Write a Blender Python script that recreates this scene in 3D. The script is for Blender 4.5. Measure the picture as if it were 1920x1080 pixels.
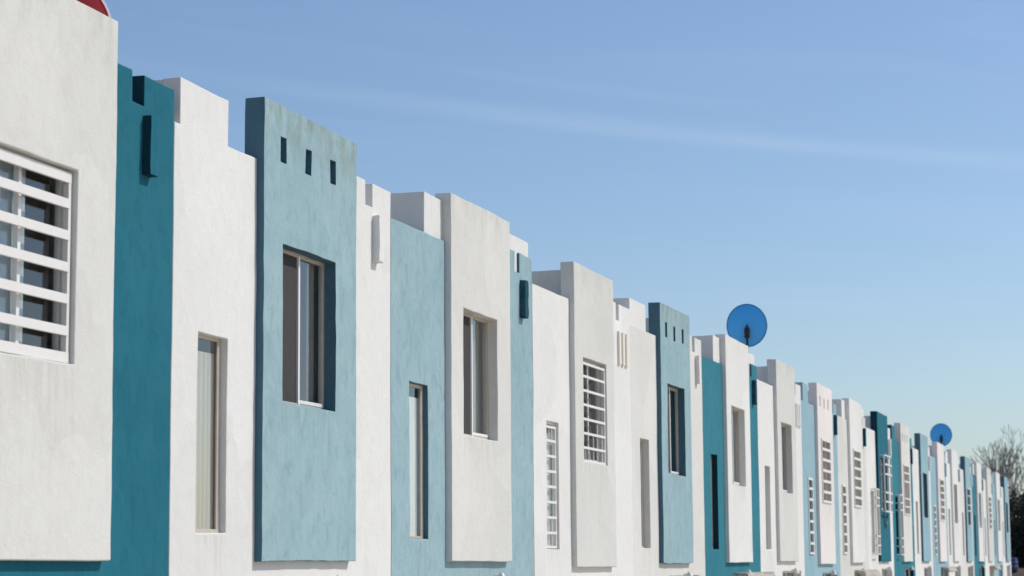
import bpy, bmesh, math, random
from mathutils import Vector, Matrix, noise
R_ = math.radians
scn = bpy.context.scene
for o in list(bpy.data.objects): bpy.data.objects.remove(o)

# ------------------------------------------------------------------ camera
EYE = 2.7                       # eye height over the pavement
D = 6.84                        # camera to facade plane
cam_d = bpy.data.cameras.new('camera'); cam = bpy.data.objects.new('camera', cam_d)
scn.collection.objects.link(cam); scn.camera = cam
cam_d.sensor_width = 36.0; cam_d.lens = 36.0*4100/1920
cam_d.clip_start = .2; cam_d.clip_end = 6000
W2C = Matrix(((0.28637113, -0.95808517, -0.0080238), (-0.11895416, -0.04386258, 0.99193043), (-0.95070578, -0.28310578, -0.1265292)))
cam.matrix_world = Matrix.Translation((0, 0, EYE)) @ W2C.transposed().to_4x4()
cam_d.dof.use_dof = True; cam_d.dof.focus_distance = 21.0; cam_d.dof.aperture_fstop = 3.3

# ------------------------------------------------------------------ sky and sun
SUN = Vector((0.384, -0.61, 0.694)).normalized()      # towards the sun
world = bpy.data.worlds.new('World'); scn.world = world; world.use_nodes = True
nt = world.node_tree; nt.nodes.clear()
def N(t, ty, **kw):
    n = t.nodes.new(ty)
    for k, v in kw.items(): setattr(n, k, v)
    return n
def mth(t, op, a, b=None, c=None, clamp=False):
    n = N(t, 'ShaderNodeMath', operation=op); n.use_clamp = clamp
    for i, v in enumerate((a, b, c)):
        if v is None: continue
        if isinstance(v, (int, float)): n.inputs[i].default_value = v
        else: t.links.new(v, n.inputs[i])
    return n.outputs[0]
sky = N(nt, 'ShaderNodeTexSky', sky_type='NISHITA')
sky.sun_disc = False
sky.sun_elevation = math.asin(SUN.z); sky.sun_rotation = math.atan2(SUN.x, SUN.y)
sky.air_density = 1.0; sky.dust_density = 1.2; sky.ozone_density = 4.1; sky.altitude = 300
tc = N(nt, 'ShaderNodeTexCoord'); sp = N(nt, 'ShaderNodeSeparateXYZ'); nt.links.new(tc.outputs['Generated'], sp.inputs[0])
az = mth(nt, 'ARCTAN2', sp.outputs[1], sp.outputs[0]); el = mth(nt, 'ARCSINE', sp.outputs[2])
# cirrus: long thin streaks, slightly tilted, everywhere in the sky plus one clearer one
tilt = mth(nt, 'SUBTRACT', el, mth(nt, 'MULTIPLY', az, 0.09))
cb = N(nt, 'ShaderNodeCombineXYZ'); nt.links.new(mth(nt, 'MULTIPLY', az, 5.0), cb.inputs[0]); nt.links.new(mth(nt, 'MULTIPLY', tilt, 55.0), cb.inputs[1])
nz = N(nt, 'ShaderNodeTexNoise'); nz.inputs['Scale'].default_value = 1.0; nz.inputs['Detail'].default_value = 5; nz.inputs['Roughness'].default_value = .55; nz.inputs['Distortion'].default_value = .6
nt.links.new(cb.outputs[0], nz.inputs['Vector'])
wisp = mth(nt, 'MULTIPLY', mth(nt, 'SUBTRACT', nz.outputs['Fac'], .5, clamp=True), .13)
def streak(c0, slope, width, amp, a0, aw):
    # el = c0 + slope*az (rad) ; gaussian across, soft ends along
    d = mth(nt, 'DIVIDE', mth(nt, 'SUBTRACT', el, mth(nt, 'ADD', mth(nt, 'MULTIPLY', az, slope), c0)), width)
    g = mth(nt, 'EXPONENT', mth(nt, 'MULTIPLY', mth(nt, 'MULTIPLY', d, d), -1.0))
    e = mth(nt, 'DIVIDE', mth(nt, 'SUBTRACT', az, a0), aw)
    g2 = mth(nt, 'EXPONENT', mth(nt, 'MULTIPLY', mth(nt, 'MULTIPLY', e, e), -1.0))
    n = mth(nt, 'MULTIPLY', mth(nt, 'MULTIPLY', g, g2), mth(nt, 'ADD', mth(nt, 'MULTIPLY', nz.outputs['Fac'], 1.6), -.25, clamp=True))
    return mth(nt, 'MULTIPLY', n, amp)
s1 = streak(R_(9.75), .122, R_(.24), .15, R_(13), R_(11))
s2 = streak(R_(10.3), .15, R_(.18), .07, R_(15), R_(4))
fac = mth(nt, 'ADD', mth(nt, 'ADD', wisp, s1), s2, clamp=True)
mix = N(nt, 'ShaderNodeMix', data_type='RGBA'); nt.links.new(fac, mix.inputs[0]); nt.links.new(sky.outputs[0], mix.inputs[6])
mix.inputs[7].default_value = (7.4, 7.9, 8.6, 1)
bg = N(nt, 'ShaderNodeBackground'); bg.inputs['Strength'].default_value = 0.129
nt.links.new(mix.outputs[2], bg.inputs[0])
wo = N(nt, 'ShaderNodeOutputWorld'); nt.links.new(bg.outputs[0], wo.inputs[0])

sl = bpy.data.lights.new('sun', 'SUN'); sl.energy = 3.0; sl.angle = R_(.53); sl.color = (1, .935, .84)
so = bpy.data.objects.new('sun', sl); scn.collection.objects.link(so); so.location = (20, -30, 40)
so.rotation_euler = SUN.to_track_quat('Z', 'Y').to_euler()
scn.view_settings.view_transform = 'Standard'; scn.view_settings.look = 'None'
scn.view_settings.exposure = 0.0; scn.view_settings.gamma = 1.0; scn.view_settings.use_curve_mapping = False

# ------------------------------------------------------------------ materials
def newmat(name):
    m = bpy.data.materials.new(name); m.use_nodes = True
    t = m.node_tree; b = t.nodes['Principled BSDF']
    return m, t, b
def noise_n(t, scale, detail=4, rough=.55, vec=None, stretch=None, dist=0, offs=(0, 0, 0)):
    g = N(t, 'ShaderNodeNewGeometry')
    mp = N(t, 'ShaderNodeMapping'); t.links.new(g.outputs['Position'], mp.inputs[0])
    mp.inputs['Location'].default_value = offs
    if stretch: mp.inputs['Scale'].default_value = stretch
    n = N(t, 'ShaderNodeTexNoise'); n.inputs['Scale'].default_value = scale; n.inputs['Detail'].default_value = detail
    n.inputs['Roughness'].default_value = rough; n.inputs['Distortion'].default_value = dist
    t.links.new(mp.outputs[0], n.inputs['Vector']); return n.outputs['Fac']
def ramp(t, fac, stops):
    r = N(t, 'ShaderNodeValToRGB'); e = r.color_ramp.elements
    while len(e) < len(stops): e.new(.5)
    for i, (p, c) in enumerate(stops): e[i].position = p; e[i].color = (*c, 1) if len(c) == 3 else c
    t.links.new(fac, r.inputs[0]); return r.outputs[0]
def mixc(t, fac, a, b, mode='MIX'):
    m = N(t, 'ShaderNodeMix', data_type='RGBA', blend_type=mode)
    for s, v in ((m.inputs[0], fac), (m.inputs[6], a), (m.inputs[7], b)):
        if isinstance(v, (int, float)): s.default_value = v
        elif isinstance(v, tuple): s.default_value = (*v, 1) if len(v) == 3 else v
        else: t.links.new(v, s)
    return m.outputs[2]
def stucco(name, base, light, dark, worn, k_blotch=1.0, k_streak=.5, specks=.3, top_stain=0.0, bump=.35, seed=0):
    m, t, b = newmat(name); of = (seed*3.7, seed*1.3, seed*2.1)
    big = noise_n(t, .9, 4, .6, offs=of); c = mixc(t, mth(t, 'MULTIPLY', ramp(t, big, [(.35, (0, 0, 0)), (.68, (1, 1, 1))]), .8*k_blotch, clamp=True), base, light)
    streak = noise_n(t, 9, 5, .62, stretch=(1.0, 1.0, .5), dist=.8, offs=of)
    c = mixc(t, mth(t, 'MULTIPLY', ramp(t, streak, [(.48, (0, 0, 0)), (.78, (1, 1, 1))]), k_streak, clamp=True), c, dark)
    mid = noise_n(t, 4.2, 6, .68, dist=.8, offs=of)
    c = mixc(t, mth(t, 'MULTIPLY', ramp(t, mid, [(.50, (0, 0, 0)), (.80, (1, 1, 1))]), .7*k_blotch, clamp=True), c, worn)
    fleck = noise_n(t, 30, 3, .6, stretch=(1, 1, .5), offs=of)
    c = mixc(t, mth(t, 'MULTIPLY', ramp(t, fleck, [(.66, (0, 0, 0)), (.76, (1, 1, 1))]), specks, clamp=True), c, dark)
    if top_stain:
        g = N(t, 'ShaderNodeNewGeometry'); s = N(t, 'ShaderNodeSeparateXYZ'); t.links.new(g.outputs['Position'], s.inputs[0])
        band = mth(t, 'MULTIPLY', mth(t, 'SUBTRACT', s.outputs[2], EYE+3.25, clamp=True), 2.2)
        ed = noise_n(t, 7, 6, .7, stretch=(1, 1, .35), offs=of)
        f = mth(t, 'MULTIPLY', mth(t, 'MULTIPLY', band, ramp(t, ed, [(.42, (0, 0, 0)), (.7, (1, 1, 1))])), top_stain, clamp=True)
        c = mixc(t, f, c, (.20, .24, .19))
    # slightly different day's-work patches, hairline cracks, and rain marks running down from the sills
    tcx = N(t, 'ShaderNodeTexCoord'); so_ = N(t, 'ShaderNodeSeparateXYZ'); t.links.new(tcx.outputs['Object'], so_.inputs[0])
    g2 = N(t, 'ShaderNodeNewGeometry'); wn = N(t, 'ShaderNodeTexNoise'); wn.inputs['Scale'].default_value = 1.6; wn.inputs['Detail'].default_value = 3
    t.links.new(g2.outputs['Position'], wn.inputs['Vector'])
    va = N(t, 'ShaderNodeVectorMath', operation='MULTIPLY_ADD'); t.links.new(wn.outputs['Color'], va.inputs[0]); va.inputs[1].default_value = (.8, .8, .8); t.links.new(g2.outputs['Position'], va.inputs[2])
    v1 = N(t, 'ShaderNodeTexVoronoi'); v1.inputs['Scale'].default_value = .85; t.links.new(va.outputs[0], v1.inputs['Vector'])
    sc_ = N(t, 'ShaderNodeSeparateColor'); t.links.new(v1.outputs['Color'], sc_.inputs[0])
    pv = mth(t, 'ADD', mth(t, 'MULTIPLY', sc_.outputs[0], .07), .955)
    cc = N(t, 'ShaderNodeCombineXYZ'); [t.links.new(pv, cc.inputs[i]) for i in range(3)]
    c = mixc(t, 1.0, c, cc.outputs[0], 'MULTIPLY')
    v2 = N(t, 'ShaderNodeTexVoronoi', feature='DISTANCE_TO_EDGE'); v2.inputs['Scale'].default_value = 1.3; t.links.new(va.outputs[0], v2.inputs['Vector'])
    crack = mth(t, 'MULTIPLY', mth(t, 'LESS_THAN', v2.outputs['Distance'], .0045), ramp(t, noise_n(t, .8, 2, .5, offs=(of[1], 5, 3)), [(.55, (0, 0, 0)), (.62, (1, 1, 1))]))
    c = mixc(t, mth(t, 'MULTIPLY', crack, .35), c, dark)
    run = ramp(t, noise_n(t, 16, 3, .6, stretch=(1, 1, .10), offs=of), [(.42, (0, 0, 0)), (.66, (1, 1, 1))])
    for (a_, b_, zs_) in ((.36, 1.60, EYE+1.31), (-1.10, -.51, EYE+.25)):
        mx = mth(t, 'MULTIPLY', mth(t, 'MULTIPLY', mth(t, 'SUBTRACT', so_.outputs[0], a_), 14.0, clamp=True), mth(t, 'MULTIPLY', mth(t, 'SUBTRACT', b_, so_.outputs[0]), 14.0, clamp=True))
        dz_ = mth(t, 'SUBTRACT', zs_, so_.outputs[2])
        fz = mth(t, 'MULTIPLY', mth(t, 'GREATER_THAN', dz_, 0.0), mth(t, 'EXPONENT', mth(t, 'MULTIPLY', dz_, -2.6)))
        c = mixc(t, mth(t, 'MULTIPLY', mth(t, 'MULTIPLY', mx, fz, clamp=True), mth(t, 'MULTIPLY', run, .30)), c, (.62, .57, .50), 'MULTIPLY')
    t.links.new(c, b.inputs['Base Color'])
    b.inputs['Roughness'].default_value = .92; b.inputs['Specular IOR Level'].default_value = .12
    h = mth(t, 'ADD', mth(t, 'MULTIPLY', noise_n(t, 55, 4, .6), .35), mth(t, 'MULTIPLY', noise_n(t, 7, 5, .6, dist=.4), 1.0))
    bp = N(t, 'ShaderNodeBump'); bp.inputs['Strength'].default_value = bump; bp.inputs['Distance'].default_value = .012
    t.links.new(h, bp.inputs['Height']); t.links.new(bp.outputs[0], b.inputs['Normal'])
    return m
M = {}
M['white'] = stucco('white_stucco', (.715, .72, .69), (.775, .78, .755), (.56, .54, .51), (.68, .66, .625), .6, .22, .12, top_stain=.12, bump=.5, seed=1)
M['cream'] = stucco('warm_white_stucco', (.655, .66, .62), (.72, .72, .69), (.52, .50, .47), (.64, .61, .57), .6, .28, .12, top_stain=.3, bump=.5, seed=2)
M['grey'] = stucco('greyish_white_stucco', (.62, .63, .59), (.68, .685, .65), (.50, .49, .46), (.62, .59, .55), .6, .25, .10, top_stain=.3, bump=.5, seed=3)
M['pink'] = stucco('pinkish_white_stucco', (.74, .70, .67), (.78, .75, .72), (.62, .58, .55), (.74, .69, .65), .5, .2, .08, seed=4)
M['blue'] = stucco('light_blue_stucco', (.285, .425, .465), (.36, .495, .525), (.14, .27, .32), (.215, .35, .385), .8, .5, .6, top_stain=.8, bump=.6, seed=5)
M['blue2'] = stucco('light_blue_stucco_even', (.27, .44, .50), (.33, .49, .54), (.17, .32, .38), (.23, .38, .43), .7, .45, .3, top_stain=.4, seed=6)
M['teal'] = stucco('deep_teal_stucco', (.014, .135, .19), (.024, .165, .22), (.008, .085, .13), (.03, .16, .205), .9, .5, .3, seed=7)
M['teal2'] = stucco('teal_stucco', (.028, .185, .24), (.045, .22, .275), (.016, .13, .18), (.05, .21, .26), .9, .5, .3, seed=8)
M['barcream'] = stucco('cream_plaster', (.76, .71, .62), (.78, .74, .66), (.62, .56, .47), (.70, .65, .56), .5, .2, .1, seed=9)
M['bardark'] = stucco('flaking_dark_teal_plaster', (.012, .07, .11), (.02, .10, .15), (.006, .04, .06), (.30, .32, .26), .35, .3, .3, bump=.8, seed=10)
# darker slate blue on returns and reveals of light blue bays and one wall
M['slateside'] = stucco('slate_blue_side', (.07, .15, .20), (.09, .18, .23), (.04, .10, .14), (.10, .19, .23), .8, .4, .3, seed=11)
M['tealside'] = stucco('dark_teal_side', (.008, .045, .066), (.012, .06, .085), (.005, .03, .045), (.015, .07, .09), .8, .4, .2, seed=12)  # darker teal on edges and reveals of teal walls, the teal bay and ribs
def plain(name, col, rough=.5, metal=0, var=.12, bump=0, spec=.5, sc=12):
    m, t, b = newmat(name)
    f = noise_n(t, sc, 4, .6)
    d = tuple(c*(1-var*2) for c in col)
    t.links.new(mixc(t, f, d, tuple(min(1, c*(1+var)) for c in col)), b.inputs['Base Color'])
    b.inputs['Roughness'].default_value = rough; b.inputs['Metallic'].default_value = metal; b.inputs['Specular IOR Level'].default_value = spec
    if bump:
        bp = N(t, 'ShaderNodeBump'); bp.inputs['Strength'].default_value = bump; bp.inputs['Distance'].default_value = .01
        t.links.new(noise_n(t, sc*5, 4, .6), bp.inputs['Height']); t.links.new(bp.outputs[0], b.inputs['Normal'])
    return m
M['frame'] = plain('anodised_frame', (.56, .50, .42), .45, .15, .1)
M['whiteframe'] = plain('white_frame', (.80, .79, .77), .4, 0, .03)
M['grille'] = plain('white_painted_steel', (.76, .745, .71), .45, 0, .04)
M['rust'] = plain('rusty_weld', (.35, .20, .13), .8, 0, .3)
M['screen'] = plain('fly_screen', (.045, .042, .04), .9, 0, .15)
M['concrete'] = plain('concrete', (.62, .52, .41), .9, 0, .15, .4, sc=3)
M['asphalt'] = plain('concrete_paving', (.60, .50, .39), .92, 0, .2, .5, sc=8)
M['soil'] = plain('pale_dusty_soil', (.56, .45, .33), .98, 0, .15, .5, sc=.4)
M['dirt'] = plain('dry_brown_earth', (.115, .08, .065), .98, 0, .3, .6, sc=.6)
M['roof'] = plain('roof_lime_wash', (.80, .69, .57), .9, 0, .15)
M['inside'] = plain('interior_plaster', (.50, .47, .42), .9, 0, .05)
M['tar'] = plain('black_cable', (.02, .02, .02), .5)
M['mount'] = plain('dark_steel_mount', (.02, .018, .016), .6, .2, .2)
M['dishblue'] = plain('blue_dish', (.05, .40, .88), .45, 0, .04, sc=2)
M['dishred'] = plain('red_dish', (.36, .006, .010), .45, 0, .04, sc=2)
M['dishrim'] = plain('pale_dish_face', (.75, .62, .62), .45, 0, .02, sc=2)
M['bluerim'] = plain('dark_blue_dish_rim', (.015, .12, .36), .45, 0, .02, sc=2)
M['barrel'] = plain('dark_blue_plastic', (.012, .035, .13), .5, 0, .1)
M['bark'] = plain('grey_bark', (.12, .11, .105), .95, 0, .25, .4)
M['twig'] = plain('grey_twigs', (.16, .15, .15), .95, 0, .2)
M['fringe'] = plain('weathered_fringe', (.52, .48, .43), .95, 0, .3, .6, sc=9)
def leafmat(name, a, b_):
    m, t, b = newmat(name)
    t.links.new(mixc(t, ramp(t, noise_n(t, 1.3, 4, .6), [(.35, (0, 0, 0)), (.65, (1, 1, 1))]), a, b_), b.inputs['Base Color'])
    b.inputs['Roughness'].default_value = .7; b.inputs['Specular IOR Level'].default_value = .2
    return m
M['leaf'] = leafmat('dark_evergreen_leaves', (.012, .016, .012), (.034, .036, .026))
def curtainmat(name, a, b_, scale=40):
    m, t, b = newmat(name)
    t.links.new(mixc(t, noise_n(t, scale, 2, .5, stretch=(1, .2, .04)), a, b_), b.inputs['Base Color'])
    b.inputs['Roughness'].default_value = .9; return m
M['c_tan'] = curtainmat('tan_curtain', (.30, .26, .21), (.46, .42, .35))
M['c_beige'] = curtainmat('beige_curtain', (.42, .38, .32), (.60, .56, .48))
M['c_white'] = curtainmat('white_curtain', (.70, .72, .72), (.82, .84, .84))
M['c_red'] = curtainmat('red_brown_curtain', (.22, .07, .05), (.52, .32, .25), 14)
M['c_olive'] = curtainmat('olive_curtain', (.20, .18, .11), (.42, .39, .28), 14)
M['c_brown'] = curtainmat('brown_curtain', (.20, .13, .08), (.42, .33, .24), 9)
M['c_grey'] = curtainmat('grey_curtain', (.10, .11, .10), (.24, .25, .23))
M['c_dark'] = curtainmat('dark_curtain', (.03, .03, .03), (.08, .075, .07))
M['c_floral'] = curtainmat('pale_blue_curtain', (.34, .40, .46), (.58, .64, .68), 10)
m, t, b = newmat('window_glass'); t.nodes.remove(b); M['glass'] = m
tr = N(t, 'ShaderNodeBsdfTransparent'); tr.inputs[0].default_value = (.94, .96, .955, 1)
gl = N(t, 'ShaderNodeBsdfGlossy'); gl.inputs['Roughness'].default_value = .015; gl.inputs[0].default_value = (.95, .97, 1, 1)
gg = N(t, 'ShaderNodeNewGeometry'); vm = N(t, 'ShaderNodeVectorMath', operation='DOT_PRODUCT')
t.links.new(gg.outputs['Normal'], vm.inputs[0]); t.links.new(gg.outputs['Incoming'], vm.inputs[1])
ac = mth(t, 'ABSOLUTE', vm.outputs['Value']); sch = mth(t, 'ADD', mth(t, 'MULTIPLY', mth(t, 'POWER', mth(t, 'SUBTRACT', 1.0, ac), 4.0), .9), .08)
frf = mth(t, 'MULTIPLY', sch, mth(t, 'SUBTRACT', 1.0, gg.outputs['Backfacing']))
ms = N(t, 'ShaderNodeMixShader'); t.links.new(frf, ms.inputs[0]); t.links.new(tr.outputs[0], ms.inputs[1]); t.links.new(gl.outputs[0], ms.inputs[2])
bp = N(t, 'ShaderNodeBump'); bp.inputs['Strength'].default_value = .08; bp.inputs['Distance'].default_value = .02
t.links.new(noise_n(t, 2.5, 2, .5), bp.inputs['Height']); t.links.new(bp.outputs[0], gl.inputs['Normal'])
t.links.new(ms.outputs[0], t.nodes['Material Output'].inputs[0])

# ------------------------------------------------------------------ mesh helpers
def link(name, me, mat, parent=None):
    o = bpy.data.objects.new(name, me); scn.collection.objects.link(o)
    if mat is not None and not me.materials: me.materials.append(mat)
    if parent is not None: o.parent = parent
    return o
def empty(name, loc, label, cat, group=None):
    o = bpy.data.objects.new(name, None); scn.collection.objects.link(o); o.location = loc
    o.empty_display_size = .3
    o['label'] = label; o['category'] = cat
    if group: o['group'] = group
    return o
def tag(o, label, cat, group=None):
    o['label'] = label; o['category'] = cat
    if group: o['group'] = group
    return o
class MB:
    def __init__(s): s.v = []; s.f = []
    def box(s, x0, x1, y0, y1, z0, z1):
        n = len(s.v)
        s.v += [(x, y, z) for z in (z0, z1) for y in (y0, y1) for x in (x0, x1)]
        s.f += [tuple(n+i for i in q) for q in ((0, 2, 3, 1), (4, 5, 7, 6), (0, 1, 5, 4), (2, 6, 7, 3), (0, 4, 6, 2), (1, 3, 7, 5))]
        return s
    def tube(s, p0, p1, r0, r1, n=6, cap=True):
        p0 = Vector(p0); p1 = Vector(p1); d = (p1-p0).normalized()
        a = d.orthogonal().normalized(); b_ = d.cross(a); k = len(s.v)
        for p, r in ((p0, r0), (p1, r1)):
            for i in range(n):
                t_ = 2*math.pi*i/n; s.v.append(tuple(p + a*r*math.cos(t_) + b_*r*math.sin(t_)))
        for i in range(n):
            j = (i+1) % n; s.f.append((k+i, k+j, k+n+j, k+n+i))
        if cap: s.f.append(tuple(k+n+i for i in range(n))); s.f.append(tuple(k+n-1-i for i in range(n)))
        return s
    def mesh(s, name):
        me = bpy.data.meshes.new(name); me.from_pydata(s.v, [], s.f); me.update(); return me
    def build(s, name, mat, parent=None, bevel=0):
        o = link(name, s.mesh(name), mat, parent)
        if bevel:
            b = o.modifiers.new('bevel', 'BEVEL'); b.width = bevel; b.segments = 2; b.limit_method = 'ANGLE'
        return o
def wob(p, amp=1.0, rough=0.0):
    # hand plastered unevenness, a function of the place alone so that neighbours meet
    v = noise.noise_vector(p*.85)*.010 + noise.noise_vector(p*2.6 + Vector((7, 3, 1)))*.0055
    v += noise.noise_vector(p*9.0)*.0025*(1+rough*2)
    v.y *= .45
    return v*amp
def panel(name, mat, parent, xs, zs, y0, y1, keep, step=.16, bevel=.011, amp=1.0, rough=0, tilt=None, side=None):
    """slab in the facade plane: outline and openings given by keep(x, z); real thickness y0..y1"""
    def lines(a):
        a = sorted(set(round(v, 4) for v in a)); out = []
        for p, q in zip(a, a[1:]):
            n = max(1, round((q-p)/step)); out += [p+(q-p)*i/n for i in range(n)]
        return out+[a[-1]]
    X = lines(xs); Z = lines(zs); bm = bmesh.new(); vd = {}
    org = parent.location
    def vert(i, j, s):
        if (i, j, s) not in vd:
            p = Vector((X[i], y0 if s == 0 else y1, Z[j])); q = p + org
            if tilt: p = p + tilt(p)
            vd[(i, j, s)] = bm.verts.new(p + wob(q, amp, rough))
        return vd[(i, j, s)]
    K = {}
    for i in range(len(X)-1):
        for j in range(len(Z)-1): K[(i, j)] = keep((X[i]+X[i+1])/2, (Z[j]+Z[j+1])/2)
    for (i, j), k in K.items():
        if not k: continue
        bm.faces.new((vert(i, j, 0), vert(i+1, j, 0), vert(i+1, j+1, 0), vert(i, j+1, 0)))
        bm.faces.new((vert(i, j+1, 1), vert(i+1, j+1, 1), vert(i+1, j, 1), vert(i, j, 1)))
        for (di, dj, a, b) in ((-1, 0, (i, j+1), (i, j)), (1, 0, (i+1, j), (i+1, j+1)), (0, -1, (i, j), (i+1, j)), (0, 1, (i+1, j+1), (i, j+1))):
            if not K.get((i+di, j+dj), False):
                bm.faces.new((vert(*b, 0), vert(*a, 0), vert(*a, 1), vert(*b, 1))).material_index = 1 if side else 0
    bm.normal_update()
    for f in bm.faces: f.smooth = True
    me = bpy.data.meshes.new(name); bm.to_mesh(me); bm.free()
    o = link(name, me, mat, parent)
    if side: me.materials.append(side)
    b = o.modifiers.new('bevel', 'BEVEL'); b.width = bevel; b.segments = 2; b.limit_method = 'ANGLE'; b.angle_limit = R_(50); b.harden_normals = True
    return o
def inside(x, z, rects): return any(a < x < b and c < z < d for a, b, c, d in rects)
def solid(name, mat, parent, x0, x1, y0, y1, z0, z1, step=.2, bevel=.011, amp=1.0, rough=0):
    """plaster block with subdivided, uneven faces"""
    bm = bmesh.new(); bmesh.ops.create_cube(bm, size=1.0)
    for v in bm.verts: v.co = Vector(((x0+x1)/2+v.co.x*(x1-x0), (y0+y1)/2+v.co.y*(y1-y0), (z0+z1)/2+v.co.z*(z1-z0)))
    for ax, ln in ((0, x1-x0), (1, y1-y0), (2, z1-z0)):
        n = max(0, int(round(ln/step))-1)
        lo = (x0, y0, z0)[ax]
        for i in range(1, n+1):
            no = Vector((0, 0, 0)); no[ax] = 1; co = Vector((0, 0, 0)); co[ax] = lo+ln*i/(n+1)
            bmesh.ops.bisect_plane(bm, geom=bm.verts[:]+bm.edges[:]+bm.faces[:], plane_co=co, plane_no=no)
    org = parent.location
    for v in bm.verts: v.co += wob(v.co+org, amp, rough)
    bm.normal_update()
    for f in bm.faces: f.smooth = True
    me = bpy.data.meshes.new(name); bm.to_mesh(me); bm.free()
    o = link(name, me, mat, parent)
    b = o.modifiers.new('bevel', 'BEVEL'); b.width = bevel; b.segments = 2; b.limit_method = 'ANGLE'; b.angle_limit = R_(50); b.harden_normals = True
    return o

# ------------------------------------------------------------------ ground
def sheet(name, x0, x1, y0, y1, z, mat, thick=None):
    mb = MB()
    if thick: mb.box(x0, x1, y0, y1, z-thick, z)
    else: mb.v = [(x0, y0, z), (x1, y0, z), (x1, y1, z), (x0, y1, z)]; mb.f = [(0, 1, 2, 3)]
    o = mb.build(name, mat); o['kind'] = 'structure'; return o
sheet('ground', -3000, 4000, -3000, 3000, -.15, M['soil'])
sheet('road', -60, 400, -5.4, 4.2, -.146, M['asphalt'])
sheet('pavement', -60, 104, 4.35, D+8, 0, M['concrete'], .3)
kb = MB().box(-60, 104, 4.2, 4.348, -.3, .012).build('kerb', M['roof'], bevel=.012); kb['kind'] = 'structure'
# earth bank beyond the end of the row
random.seed(5)
bm = bmesh.new(); nx, ny = 44, 60; g = []
for i in range(nx+1):
    row = []
    for j in range(ny+1):
        x = 105+i*1.2; y = -24+j*1.2
        h = 2.56*min(1, max(0, i/5.0))**.8
        side = min(1, max(0, (j)/6)); h = h*side
        if j < ny and h > .5: h += noise.noise(Vector((x*.5, y*.5, 0)))*.10
        row.append(bm.verts.new((x, y, -.16+h)))
    g.append(row)
for i in range(nx):
    for j in range(ny): bm.faces.new((g[i][j], g[i+1][j], g[i+1][j+1], g[i][j+1])).smooth = True
me = bpy.data.meshes.new('earth_bank'); bm.to_mesh(me); bm.free()
eb = link('earth_bank', me, M['dirt']); eb['kind'] = 'structure'

# ------------------------------------------------------------------ windows and grilles
E0 = EYE
def window(parent, x0, x1, z0, z1, yf, fr='frame', curtain=None, sliding=True, cover=(.45, 1.0), screen=True, stile_w=.035, seed=0, rec=.105, cd=.11):
    y = yf+rec; w = .03
    mb = MB()
    mb.box(x0-.012, x1+.012, y, y+.045, z1-w, z1+.012).box(x0-.012, x1+.012, y, y+.045, z0-.012, z0+w)
    mb.box(x0-.012, x0+w, y+.001, y+.044, z0+w, z1-w).box(x1-w, x1+.012, y+.001, y+.044, z0+w, z1-w)
    f = mb.build('window', M[fr], parent, bevel=.003)
    xm = (x0+x1)/2
    if sliding:
        MB().box(xm+.012, x1-w, y+.020, y+.024, z0+w, z1-w).build('pane', M['glass'], f)
        MB().box(x0+w, xm-.005, y+.032, y+.036, z0+w, z1-w).build('pane', M['glass'], f)
        MB().box(xm-.012, xm-.012+stile_w, y-.006, y+.03, z0+w*.5, z1-w*.5).build('stile', M['whiteframe'], f, .002)
        MB().box(xm-.012+stile_w, x1-w, y-.004, y+.018, z0+w, z0+w+.03).build('rail', M['whiteframe'], f, .002)
        if screen:
            MB().box(x0+w, xm-.014, y+.012, y+.014, z0+w, z1-w).build('fly_screen', M['screen'], f)
    else:
        MB().box(x0+w, x1-w, y+.020, y+.024, z0+w, z1-w).build('pane', M['glass'], f)
        MB().box(x1-w-.03, x1-w, y+.004, y+.018, z0+w, z1-w).build('rail', M[fr], f, .002)
    if curtain:
        a = x0+(x1-x0)*cover[0]; b = x0+(x1-x0)*cover[1] + (.42 if cover[1] >= 1 else 0); n = max(6, int((b-a)/.03))
        if not sliding: a, b = x0+w+.002, x1-w-.002
        v = []; fa = []
        rnd = random.Random(seed); ph = rnd.random()*6
        for i in range(n+1):
            xx = a+(b-a)*i/n; yy = y+(cd+.022*math.sin(i*1.25+ph)+.008*math.sin(i*2.7) if sliding else .040+.006*math.sin(i*1.25+ph))
            zb, zt = (z0-.05, z1+.08) if sliding else (z0+w+.002, z1-w-.09)
            v += [(xx, yy, zb), (xx, yy, zt), (xx, yy+.003, zb), (xx, yy+.003, zt)]
        for i in range(n): k = 4*i; fa += [(k, k+4, k+5, k+1), (k+2, k+3, k+7, k+6)]
        me = bpy.data.meshes.new('curtain'); me.from_pydata(v, [], fa); me.update()
        for p in me.polygons: p.use_smooth = True
        link('curtain', me, M[curtain], f)
    return f
BAR = {}
def bar_mesh(l, dy, dz):
    k = (round(l, 3), dy, dz)
    if k not in BAR: BAR[k] = MB().box(0, l, -dy/2, dy/2, -dz/2, dz/2).mesh('grille_bar'); BAR[k].materials.append(M['grille'])
    return BAR[k]
VB = {}
def vbar_mesh(l, d):
    k = (round(l, 3), d)
    if k not in VB: VB[k] = MB().box(-d/2, d/2, -d/2, d/2, 0, l).mesh('upright_bar'); VB[k].materials.append(M['grille'])
    return VB[k]
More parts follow.
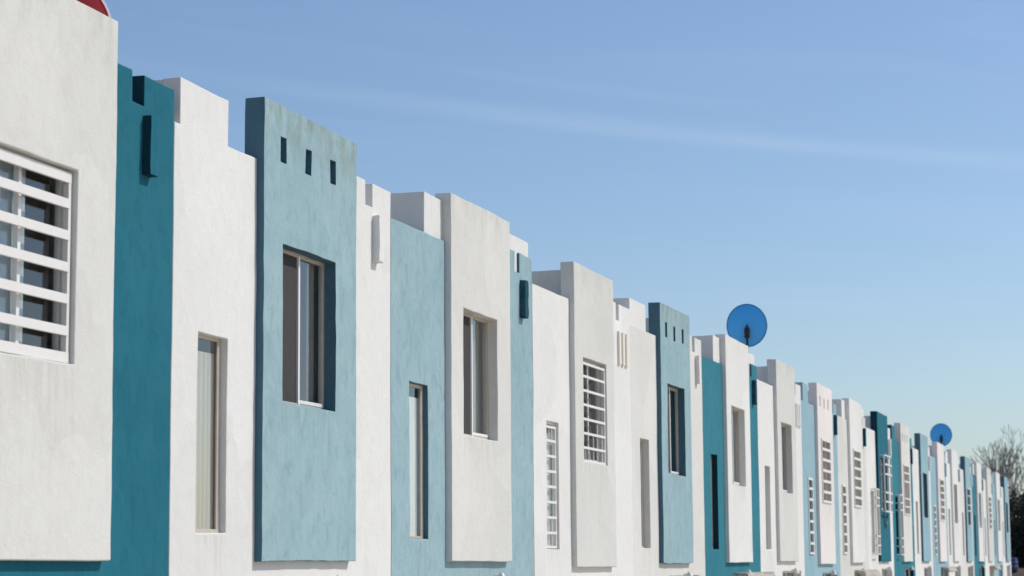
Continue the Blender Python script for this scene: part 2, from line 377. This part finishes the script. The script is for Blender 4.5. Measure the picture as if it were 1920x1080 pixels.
def grille(parent, x0, x1, z0, z1, y, rows, dz=.035, dy=.02, fw=.03, uprights=(), top_only=(), head=None, levels=None, cage=0):
    """welded grille: outer frame, cross bars, optional uprights [(x fraction, z0 fraction, z1 fraction)]"""
    mb = MB(); yy = y-cage
    hd = head or fw
    mb.box(x0, x1, yy-dy/2, yy+dy/2, z1-hd, z1).box(x0, x1, yy-dy/2, yy+dy/2, z0, z0+hd)
    mb.box(x0, x0+fw, yy-dy/2+.002, yy+dy/2+.02, z0+hd, z1-hd).box(x1-fw, x1, yy-dy/2+.002, yy+dy/2+.02, z0+hd, z1-hd)
    if cage:
        lv = levels or [i/rows for i in range(rows+1)]
        for l in lv:
            z = z0+hd/2+(z1-z0-hd)*l
            for x in (x0, x1-.02): mb.box(x, x+.02, yy+dy/2, y, z-.012, z+.012)
    g = mb.build('window_grille', M['grille'], parent, bevel=.002)
    lv = levels[1:-1] if levels else [i/rows for i in range(1, rows)]
    for l in lv:
        o = link('grille_bar', bar_mesh(x1-x0-2*fw+.02 if not cage else x1-x0, dy, dz), None, g)
        o.location = (x0+fw-.01 if not cage else x0, yy-.006, z0+(z1-z0)*l)
    for (fx, a, b) in uprights:
        o = link('upright_bar', vbar_mesh((z1-z0-2*hd)*(b-a), .014), None, g)
        o.location = (x0+(x1-x0)*fx, yy+.012, z0+hd+(z1-z0-2*hd)*a)
    return g

# ------------------------------------------------------------------ the row of houses
XK = {k: 6.1506+4.8038*k for k in range(0, 20)}
XK.update({1: 11.20, 2: 15.87, 3: 20.62, 4: 25.38, 5: 30.09, 6: 34.87, 7: 39.68, 8: 44.52, 9: 49.26, 10: 54.17, 11: 59.08,
           12: 63.92, 13: 68.77, 14: 73.46, 15: 78.38, 16: 83.23, 17: 87.95, 18: 92.75, 19: 97.52})
BW = {1: 2.12, 4: 1.97, 5: 2.0}           # width of the projecting bay
# wall, bay, bar, dz, slots, block type, box window, narrow window
H = {
 1: dict(wall='teal', bay='cream', bar='teal', block='', bw='g1', nw='p'),
 2: dict(wall='white', bay='blue', bar='white', slots=1, block='A', bw='p', cur='c_tan', nw='p', ncur='c_beige'),
 3: dict(wall='blue', bay='cream', bar='bardark', block='B', bw='p', cur='c_tan', nw='p', ncur='c_white'),
 4: dict(wall='white', bay='grey', bar='3', dz=-.07, block='C', bw='g4', cur='c_dark', nw='g4', ncur='c_white'),
 5: dict(wall='cream', bay='blue', bar='pink', dz=-.03, slots=1, block='A', bw='p', cur='c_grey', nw='p', ncur='c_beige'),
 6: dict(wall='teal2', bay='white', bar='bardark', dz=-.02, block='B', bw='p', cur='c_beige', nw='p', ncur='c_dark'),
 7: dict(wall='white', bay='grey', bar='3w', block='C', bw='p', cur='c_grey', nw='p', ncur='c_beige'),
 8: dict(wall='blue2', bay='pink', bar='bardark', dz=-.05, slots=1, block='A', bw='g8', cur='c_red', nw='g8', ncur='c_grey'),
 9: dict(wall='grey', bay='white', bar='teal2', block='B', dz=-.03, bw='g8', cur='c_olive', nw='g8', ncur='c_grey'),
 10: dict(wall='white', bay='teal', bar='pink', block='C', bw='cage', cur='c_grey', nw='cage', ncur='c_beige'),
 11: dict(wall='teal2', bay='cream', bar='teal2', slots=1, block='A', bw='g11', cur='c_tan', nw='cage', ncur='c_grey'),
 12: dict(wall='white', bay='blue2', bar='white', block='', bw='p', cur='c_dark', nw='p', ncur='c_brown'),
 13: dict(wall='blue2', bay='pink', bar='blue2', block='C', bw='g8', cur='c_olive', nw='g8', ncur='c_grey'),
 14: dict(wall='white', bay='white', bar='blue2', block='A', bw='p', cur='c_olive', nw='p', ncur='c_grey'),
 15: dict(wall='cream', bay='blue2', bar='white', block='', bw='g15', cur='c_floral', nw='p', ncur='c_grey'),
 16: dict(wall='teal2', bay='white', bar='teal2', block='B', bw='p', cur='c_brown', nw='p', ncur='c_grey'),
 17: dict(wall='white', bay='grey', bar='blue2', block='C', bw='g8', cur='c_tan', nw='p', ncur='c_grey'),
 18: dict(wall='blue2', bay='white', bar='white', block='A', bw='p', cur='c_brown', nw='p', ncur='c_beige'),
 19: dict(wall='white', bay='blue2', bar='', block='', bw='p', cur='c_dark', nw='p', ncur='c_grey'),
}
LABEL = {
 1: 'nearest house at the left edge, deep teal wall, warm white bay with wide window bars',
 2: 'white house with a light blue bay pierced by three slots, beside the deep teal wall',
 3: 'light blue walled house with a warm white bay and two unbarred windows',
 4: 'white house with greyish bay, both windows barred and three cream ribs high on the wall',
 5: 'off white house with a light blue slotted bay, just left of the nearer blue dish',
 6: 'teal walled house with a plain white bay below the larger blue dish',
 7: 'white house with greyish bay and unbarred windows, right of the larger blue dish',
 8: 'light blue walled house, pinkish white bay with three slots and barred red curtained window',
 9: 'white house with barred olive curtained window, just left of the dark teal bay',
 10: 'house with the dark teal bay and a projecting white window cage, cable hanging below',
 11: 'teal walled house with a slotted off white bay, just right of the dark teal bay',
 12: 'white house with light blue bay and dark unbarred window, left of the smaller blue dish',
 13: 'light blue walled house with white barred bay under the smaller blue dish',
 14: 'all white house just right of the smaller blue dish with an olive curtained window',
 15: 'far house with light blue barred bay, second house right of the smaller dish',
 16: 'far teal walled house with white bay, left of the bare tree crowns',
 17: 'far white house with barred tan window, third from the end of the row',
 18: 'far light blue walled house with white bay, next to the last in the row',
 19: 'last, farthest house of the row, light blue bay and white wall before the trees',
}
GH = 'row houses along the pavement'
def h(v): return EYE+v
ZT = {}
for k in range(1, 20):
    s = H[k]; X = XK[k]; dz = s.get('dz', 0); bw_ = BW.get(k, 2.07); rnd = random.Random(k*17)
    xl = (XK[k-1]+3.15 if k > 1 else 7.9)-X; xr = 3.15
    xl += .004
    root = empty('row_house', (X, D, 0), LABEL[k], 'house', GH)
    wt = h(3.25+dz*.6); pt = h(3.49+dz*.8); bt = h(3.745+dz); bb = h(.06+dz)
    # -- projecting bay (full thickness of the parapet, 65 mm proud)
    win = (.40, 1.57, h(1.33+dz), h(2.61+dz))
    slots = []
    if s.get('slots'): slots = [(a, a+.125, h(c+.01+dz), h(c+.22+dz)) for a, c in ((.34, 3.27), (.88, 3.26), (1.44, 3.275))]
    xs = [0, bw_, win[0], win[1]]; zs = [bb, bt, win[2], win[3]]
    for r in slots: xs += [r[0], r[1]]; zs += [r[2], r[3]]
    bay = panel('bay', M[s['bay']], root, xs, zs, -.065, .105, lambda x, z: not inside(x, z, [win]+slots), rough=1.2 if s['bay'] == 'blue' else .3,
                side=M['slateside'] if s['bay'] in ('blue', 'blue2') else (M['tealside'] if s['bay'] == 'teal' else None),
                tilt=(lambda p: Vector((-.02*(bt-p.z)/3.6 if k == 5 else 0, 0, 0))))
    # -- facade wall with pillar, notch, stair window, ground floor openings
    nwin = (-1.07, -.54, h(.27+dz), h(1.75+dz))
    nx0, nx1 = 2.47, 2.65
    if s['bar'] in ('3', '3w'): nx0, nx1 = 2.36, 2.52
    notch = (nx0, nx1, h(3.265+dz*.8), 99)
    gf = (.55, 2.70, h(-2.45), h(-.12+min(0, dz)))
    door = (-1.25, -.42, h(-2.69), h(-.62))
    holes = [(.03, bw_-.03, bb+.04, 99), nwin, notch, gf, door]
    ra = (-1.42, -.55 if k < 8 else -.75) if (s['block'] == 'A' and k != 5) else None
    rt = h(3.61+dz*.5)
    def keep(x, z, holes=holes, bw_=bw_, wt=wt, ra=ra, rt=rt, pt=pt):
        if inside(x, z, holes): return False
        if x > 0 and z > pt: return False
        if ra and ra[0] < x < ra[1]: return z < rt
        if x < bw_-.03 and z > wt: return False
        return True
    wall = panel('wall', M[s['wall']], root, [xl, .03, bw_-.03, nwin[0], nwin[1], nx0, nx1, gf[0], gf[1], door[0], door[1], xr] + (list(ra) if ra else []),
                 [-.12, door[3], gf[2], gf[3], bb+.04, nwin[2], nwin[3], wt, notch[2], pt] + ([rt] if ra else []), 0, .15, keep, rough=1.0 if s['wall'] in ('blue',) else .2, side=M['slateside'] if k == 3 else (M['tealside'] if s['wall'] in ('teal', 'teal2') else None))
    if s['block'] == 'A':
        if ra: solid('parapet_block', M[s['wall'] if s['wall'] == 'white' else 'white'], root, ra[0]+.0015, ra[1]-.0015, .149, .9, wt-.2, rt-.004)
        else: solid('parapet_block', M['white'], root, -1.56, -.62, .0045, .9, wt-.04, rt)
        solid('parapet_block', M['white'], root, 1.35, 2.27, .03, .7, h(3.26+dz)-.05, h(3.665+dz*.5))
    elif s['block'] == 'B':
        solid('parapet_block', M['white'], root, -.55, 3.12, .03, 1.5, h(3.26+dz)-.05, h(3.67+dz*.5))
    elif s['block'] == 'C':
        solid('parapet_block', M['grey' if k == 4 else 'white'], root, .25, 1.9, .03, 1.7, h(3.26+dz)-.05, h(3.645+dz*.5))
    # -- plaster bars on the pillar
    br = s['bar']
    if br in ('3', '3w'):
        m_ = M['barcream'] if br == '3' else M['white']
        for q in (2.42, 2.62, 2.82): solid('wall_rib', m_, root, q, q+.10, -.032, .02, h(2.66+dz*.5), h(3.10+dz*.5), .12, .006)
    elif br:
        q = 2.65 if k != 1 else 2.63
        if br in ('teal', 'teal2'): panel('wall_rib', M[br], root, [q, q+.13], [h(2.765), h(3.19)], -.068, .02, lambda x, z: True, step=.06, bevel=.005, rough=1.5, side=M['tealside'])
        else: solid('wall_rib', M[br], root, q, q+.13, -.068, .02, h(2.765), h(3.19), .07, .006, 1.3, 1.5)
    # -- windows
    bwk = s['bw']
    yb = -.065
    if k == 1: window(root, *win, yb, 'whiteframe', 'c_floral', cover=(-.1, .72), screen=False, stile_w=.04, seed=k, cd=.075)
    elif bwk == 'p': window(root, *win, yb, 'frame', s['cur'], cover=(.0, 1.0) if k in (3, 5, 6, 7) else (.86, 1.0), seed=k)
    else: window(root, *win, yb, 'whiteframe', s['cur'], cover=(0, 1), screen=(bwk == 'g4'), seed=k, cd=.08)
    a, b_, c, d_ = win
    if bwk == 'g1':
        g = grille(root, a+.01, b_-.02, c+.005, d_-.02, yb+.045, 6, dz=.062, dy=.022, fw=.035, head=.07, uprights=())
        for zz in (.86, .12):
            mb = MB(); z = c+(d_-c)*zz; mb.box(b_-.03, b_+.004, yb+.056, yb+.078, z-.03, z+.012).build('hinge', M['rust'], g, .004)
    elif bwk == 'g4':
        grille(root, a+.01, b_-.03, c+.005, d_-.05, yb+.03, 7, dz=.03, uprights=[(.70, 0, .40), (.9, 0, .40), (.35, 0, .14), (.52, 0, .28), (.18, 0, .14), (.99, 0, 1)])
    elif bwk == 'g8':
        grille(root, a-.02, b_+.02, c-.02, d_+.02, yb-.012, 6, dz=.055, dy=.02, fw=.05, head=.05, uprights=[(.5, 0, 1)])
    elif bwk == 'cage':
        grille(root, a-.10, b_+.12, c-.06, d_+.08, yb, 5, dz=.04, fw=.035, cage=.11, levels=[0, .18, .34, .66, .83, 1], uprights=[(.5, 0, 1)])
        pts = []
        for i in range(13):
            u = i/12; pts.append((a+.15+u*.75, yb-.03, c-.06-.38*math.sin(math.pi*u)**.7))
        mb = MB()
        for p, q in zip(pts, pts[1:]): mb.tube(p, q, .012, .012, 5)
        mb.build('cable', M['tar'], root)
    elif bwk == 'g11':
        grille(root, a-.04, b_+.04, c-.02, d_+.05, yb-.012, 5, dz=.04, fw=.035, levels=[0, .16, .32, .66, .83, 1], uprights=[(.62, 0, 1)])
    elif bwk == 'g15':
        grille(root, a-.02, b_+.02, c-.02, d_+.02, yb-.012, 5, dz=.03, fw=.03, levels=[0, .4, .55, .8, 1])
    a, b_, c, d_ = nwin
    nk = s['nw']
    window(root, *nwin, 0, 'frame' if nk == 'p' else 'whiteframe', s.get('ncur', 'c_beige'), sliding=False, cover=(0, 1.0), seed=k+50, rec=.05 if k < 5 else .09)
    if nk == 'g4':
        grille(root, a+.02, b_-.02, c+.01, d_-.05, .035, 8, dz=.03, uprights=[(.72, 0, .25), (.4, 0, .25), (.72, .86, 1), (.98, 0, 1), (.5, .86, 1)])
    elif nk == 'g8':
        grille(root, a-.02, b_+.02, c-.02, d_+.02, -.012, 7, dz=.05, fw=.045, uprights=())
    elif nk == 'cage':
        grille(root, a-.06, b_+.06, c-.05, d_+.06, 0, 6, dz=.035, cage=.12, levels=[0, .14, .28, .74, .86, 1], uprights=[(.5, 0, 1)])
    # -- ground floor: wide window with its wall lamp, and the door
    a, b_, c, d_ = gf
    window(root, a, b_, c, d_, 0, 'whiteframe', 'c_brown' if k % 3 == 1 else 'c_grey', cover=(0, 1), screen=False, seed=k+90)
    mb = MB().box(1.60, 1.68, -.05, .01, d_+.01, d_+.035); mb.tube((1.64, -.04, d_+.02), (1.64, -.07, d_+.06), .018, .012, 8).tube((1.64, -.07, d_+.055), (1.64, -.09, d_-.05), .02, .055, 10)
    mb.build('wall_lamp', M['whiteframe'], root)
    if k in (6, 9, 13, 17):
        # weathered fringe of a small awning over the ground floor window
        r2 = random.Random(k); v = []; fa = []; n = 26
        for i in range(n+1):
            x = .68+2.5*i/n
            v += [(x, .0, d_+.02), (x, -.22, d_-.02+r2.uniform(-.02, .045)), (x+r2.uniform(-.02, .02), -.27, d_-.12+r2.uniform(-.05, .03)), (x, -.02, d_-.03)]
        for i in range(n):
            p = 4*i
            fa += [(p+j, p+4+j, p+4+(j+1) % 4, p+(j+1) % 4) for j in range(4)]
        fa += [(3, 2, 1, 0), (4*n, 4*n+1, 4*n+2, 4*n+3)]
        me = bpy.data.meshes.new('awning'); me.from_pydata(v, [], fa); me.update(); link('awning', me, M['fringe'], root)
    a, b_, c, d_ = door
    dm = MB().box(a-.01, b_+.01, .09, .13, .004, d_+.01)
    for zz in (.35, 1.25): dm.box(a+.12, b_-.12, .075, .09, zz, zz+.7)
    dr = dm.build('door', M['whiteframe'], root, .006)
    MB().tube((b_-.09, .06, 1.02), (b_-.2, .06, 1.02), .012, .012, 8).tube((b_-.09, .06, 1.02), (b_-.09, .10, 1.02), .012, .012, 8).build('handle', M['frame'], dr)
    # -- the shell behind: side walls, back, floor and roof slabs
    mb = MB()
    mb.box(xl+.002, xr-.002, 7.6, 7.75, -.12, h(3.15)).build('back_wall', M['white'], root)
    sh = MB().box(xl+.002, xl+.10, .152, 7.598, -.12, h(3.0)).box(xr-.10, xr-.002, .152, 7.598, -.12, h(3.0))
    sh.box(xl+.102, xr-.102, .152, 7.598, h(-.08), h(.05))
    sh.box(xl+.102, xr-.102, 2.9, 3.0, h(.052), h(2.86))
    sh.build('inner_shell', M['inside'], root)
    MB().box(xl+.002, xr-.002, .152, 7.598, h(3.002)-.13, h(3.002)).build('roof', M['roof'], root)
    if k == 19: panel('end_wall', M['white'], root, [3.152, 3.30], [-.12, h(3.30)], .0, 7.7, lambda x, z: True, step=.4)

# ------------------------------------------------------------------ satellite dishes
def dish(name, loc, rad, face, back, rim, label, group, top_z, tilt=8, yawdeg=0, roofz=h(3.0), flip=1):
    root = empty(name, (loc[0], loc[1], roofz), label, 'satellite dish', group)
    view = Vector((loc[0], loc[1], 0)).normalized()
    view = Matrix.Rotation(R_(yawdeg), 3, 'Z') @ view
    fwd = (view + Vector((0, 0, math.tan(R_(tilt))))).normalized()     # the way the dish faces: away from the camera
    right = fwd.cross(Vector((0, 0, 1))).normalized(); up = right.cross(fwd)
    c = Vector((0, 0, loc[2]-roofz)); v = []; f = []; n = 48; rings = 7; depth = .075
    def P(r, t_, off): return c + right*rad*r*math.cos(t_) + up*rad*1.07*r*math.sin(t_) + fwd*(depth*(r*r-1)+off)
    for side, off in ((0, -.008), (1, .0)):
        for i in range(rings+1):
            for j in range(n): v.append(tuple(P(i/rings, 2*math.pi*j/n, off)))
    def idx(s_, i, j): return s_*(rings+1)*n+i*n+j % n
    def shell(side):
        vv = []; ff = []
        vv = v[side*(rings+1)*n:(side+1)*(rings+1)*n]
        for i in range(rings):
            for j in range(n):
                q = (i*n+j, i*n+(j+1) % n, (i+1)*n+(j+1) % n, (i+1)*n+j); ff.append(q if side else q[::-1])
        me = bpy.data.meshes.new('reflector'); me.from_pydata(vv, [], ff); me.update()
        for p in me.polygons: p.use_smooth = True
        return me
    link('reflector_back', shell(0), back, root); link('reflector_face', shell(1), face, root)
    mb = MB(); k0 = []
    for j in range(n):
        t_ = 2*math.pi*j/n
        mb.v += [tuple(P(.985, t_, -.012)), tuple(P(1.03, t_, -.010)), tuple(P(1.03, t_, .004)), tuple(P(.985, t_, .004))]
    for j in range(n):
        a = 4*j; b = 4*((j+1) % n)
        mb.f += [(a+q, b+q, b+(q+1) % 4, a+(q+1) % 4) for q in range(4)]
    rr = mb.build('rim', rim, root)
    # bracket and mast on the back
    bk = c - fwd*(depth+.01)
    mb = MB()
    mb.tube(bk+up*rad*.05, bk-up*rad*.30-fwd*.03, .012, .03, 8).tube(bk-up*rad*.10-fwd*.02, bk-up*rad*.62-fwd*.05, .046, .05, 10)
    mb.tube(bk-up*rad*.30+right*.05, bk-up*rad*.30-right*.05, .018, .018, 8)
    mb.build('bracket', M['mount'], root)
    base = bk-up*rad*.5-fwd*.05
    MB().tube(base, (base.x, base.y, 0), .024, .024, 10).tube((base.x, base.y, .012), (base.x, base.y, 0), .10, .10, 10).build('mast', M['mount'], root)
    # feed arm in front
    tip = c + fwd*.36 - up*rad*.55
    MB().tube(c-up*rad*1.0, tip, .012, .012, 6).build('feed_arm', M['mount'], root)
    MB().tube(tip-fwd*.0, tip+up*.06-fwd*.10, .03, .03, 10).build('receiver', M['whiteframe'], root)
    return root
GD = 'blue satellite dishes'
dish('satellite_dish', (38.70, 7.12, EYE+4.275), .355, M['dishblue'], M['dishblue'], M['bluerim'], 'larger blue satellite dish seen from behind, over the white bay beside the slotted blue bay', GD, 0)
dish('satellite_dish', (74.0, 7.15, EYE+4.25), .352, M['dishblue'], M['dishblue'], M['bluerim'], 'smaller, farther blue satellite dish seen from behind near the right end of the row', GD, 0)
dish('satellite_dish', (13.17, 7.13, EYE+3.68), .335, M['dishred'], M['dishred'], M['dishrim'], 'red satellite dish half hidden behind the warm white parapet at top left', None, 0)

# ------------------------------------------------------------------ trees beyond the row
def bare_tree(x, y, base, height, label, seed, spread=.5, lean=(0, 0), tr=.16):
    rnd = random.Random(seed)
    root = empty('bare_tree', (x, y, base), label, 'tree', 'bare trees beyond the row')
    T = MB(); B = MB()
    def grow(p, d, L, r, lvl):
        segs = (4, 3, 3, 2, 2, 2, 1)[lvl]; mbx = T if lvl == 0 else B
        for i in range(segs):
            k = .10+.03*lvl
            d2 = (d + Vector((rnd.uniform(-1, 1), rnd.uniform(-1, 1), rnd.uniform(-.2, .9)))*k).normalized()
            q = p + d2*L/segs; r2 = r*.88
            mbx.tube(p, q, max(r, .011), max(r2, .009), (8, 6, 5, 4, 3, 3, 3)[lvl], cap=False)
            if 0 < lvl < 5 and i < segs-1 and rnd.random() < .55:
                o = d2.orthogonal().normalized(); o2 = d2.cross(o); a = rnd.random()*6.28
                grow(q, (d2+(o*math.cos(a)+o2*math.sin(a))*rnd.uniform(.6, 1.0)+Vector((0, 0, .3))).normalized(), L*rnd.uniform(.45, .65), r2*.5, min(6, lvl+2))
            p, d, r = q, d2, r2
        if lvl >= 6: return
        n = (3, 2, 2, 3, 3, 2)[lvl]; a0 = rnd.random()*6.28
        for i in range(n):
            a = a0+6.28*i/n+rnd.uniform(-.5, .5); o = d.orthogonal().normalized(); o2 = d.cross(o)
            nd = (d + (o*math.cos(a)+o2*math.sin(a))*rnd.uniform(.6, 1.25)*spread + Vector((0, 0, .22))).normalized()
            grow(p, nd, L*rnd.uniform(.60, .78), r*rnd.uniform(.60, .74), lvl+1)
    grow(Vector((0, 0, -.1)), Vector((lean[0], lean[1], 1)).normalized(), height*.30, tr, 0)
    zm = max(v[2] for v in B.v); sc = height/zm
    for mb in (T, B): mb.v = [(v[0]*sc, v[1]*sc, v[2]*sc) for v in mb.v]
    T.build('trunk', M['bark'], root)
    B.build('crown', M['twig'], root)
BT = [ (121, 7.62, 1.0, 9.1, 'tallest bare tree, at the right edge of the photo', 3, .45, .20),
       (128, 9.05, 1.0, 8.3, 'bare tree with dense grey twigs rising just left of the tallest bare tree', 11, .5, .17),
       (136, 10.05, 1.0, 8.7, 'bare tree whose crown shows over the last white bay', 23, .55, .18),
       (142, 11.6, 1.0, 7.6, 'leftmost and faintest bare tree peeping over the far roofs', 31, .55, .16),
       (124, 5.6, 1.0, 8.6, 'bare tree standing outside the right edge beyond the row', 47, .5, .18)]
for x, y, b0, hh, lab, sd, spd, tr in BT[:4]: bare_tree(x, y, b0, hh, lab, sd, spd, tr=tr)
def evergreen(x, y, base, ht, rad, label, seed, nleaf=5200):
    rnd = random.Random(seed); root = empty('evergreen_tree', (x, y, base), label, 'tree', 'dark evergreens beyond the row')
    T = MB(); T.tube((0, 0, -.1), (.05, 0, ht*.55), .14, .08, 8)
    for i in range(6):
        a = i*1.1; T.tube((.02, 0, ht*.15+i*.2), (math.cos(a)*rad*.6, math.sin(a)*rad*.6, ht*.35+i*.3), .06, .02, 5)
    T.build('trunk', M['bark'], root)
    cl = [(Vector((rnd.uniform(-.7, .7)*rad, rnd.uniform(-.7, .7)*rad, ht*rnd.uniform(.14, .82))), rad*rnd.uniform(.28, .5)) for _ in range(22)]
    B = MB()
    for i in range(nleaf):
        c, r = rnd.choice(cl)
        d = Vector((rnd.gauss(0, 1), rnd.gauss(0, 1), rnd.gauss(0, 1))).normalized()*r*rnd.uniform(.55, 1.05)
        p = c+d; a = Vector((rnd.gauss(0, 1), rnd.gauss(0, 1), rnd.gauss(0, 1))).normalized(); b = a.orthogonal().normalized(); s_ = rnd.uniform(.06, .13)
        k = len(B.v); B.v += [tuple(p-a*s_), tuple(p+b*s_*.5), tuple(p+a*s_), tuple(p-b*s_*.5)]; B.f.append((k, k+1, k+2, k+3))
    B.build('crown', M['leaf'], root)
for i, (x, y, ht, rd, lab) in enumerate([
        (114.5, 7.0, 4.1, 1.6, 'nearest dark evergreen just right of the row\'s white end wall'),
        (118.5, 8.6, 4.4, 1.8, 'dark evergreen half hidden behind the end of the row'),
        (117.5, 5.3, 3.7, 1.7, 'dark evergreen cut by the right edge of the photo'),
        (122, 6.6, 4.3, 1.9, 'dark evergreen behind the others at the foot of the tallest bare tree')]):
    evergreen(x, y, 2.35, ht+.15, rd, lab, 60+i)
mb = MB(); pr = [(0, .24), (.03, .27), (.2, .29), (.22, .305), (.24, .29), (.42, .29), (.44, .305), (.46, .29), (.62, .27), (.65, .22), (.66, 0)]
n = 20
for z, r in pr:
    for i in range(n): mb.v.append((r*math.cos(6.28318*i/n), r*math.sin(6.28318*i/n), z))
for j in range(len(pr)-1):
    for i in range(n): mb.f.append((j*n+i, j*n+(i+1) % n, (j+1)*n+(i+1) % n, (j+1)*n+i))
br = mb.build('barrel', M['barrel']); br.location = (110.6, 7.46, 2.30)
tag(br, 'dark blue barrel on the brown bank below the evergreens at the row end', 'barrel')
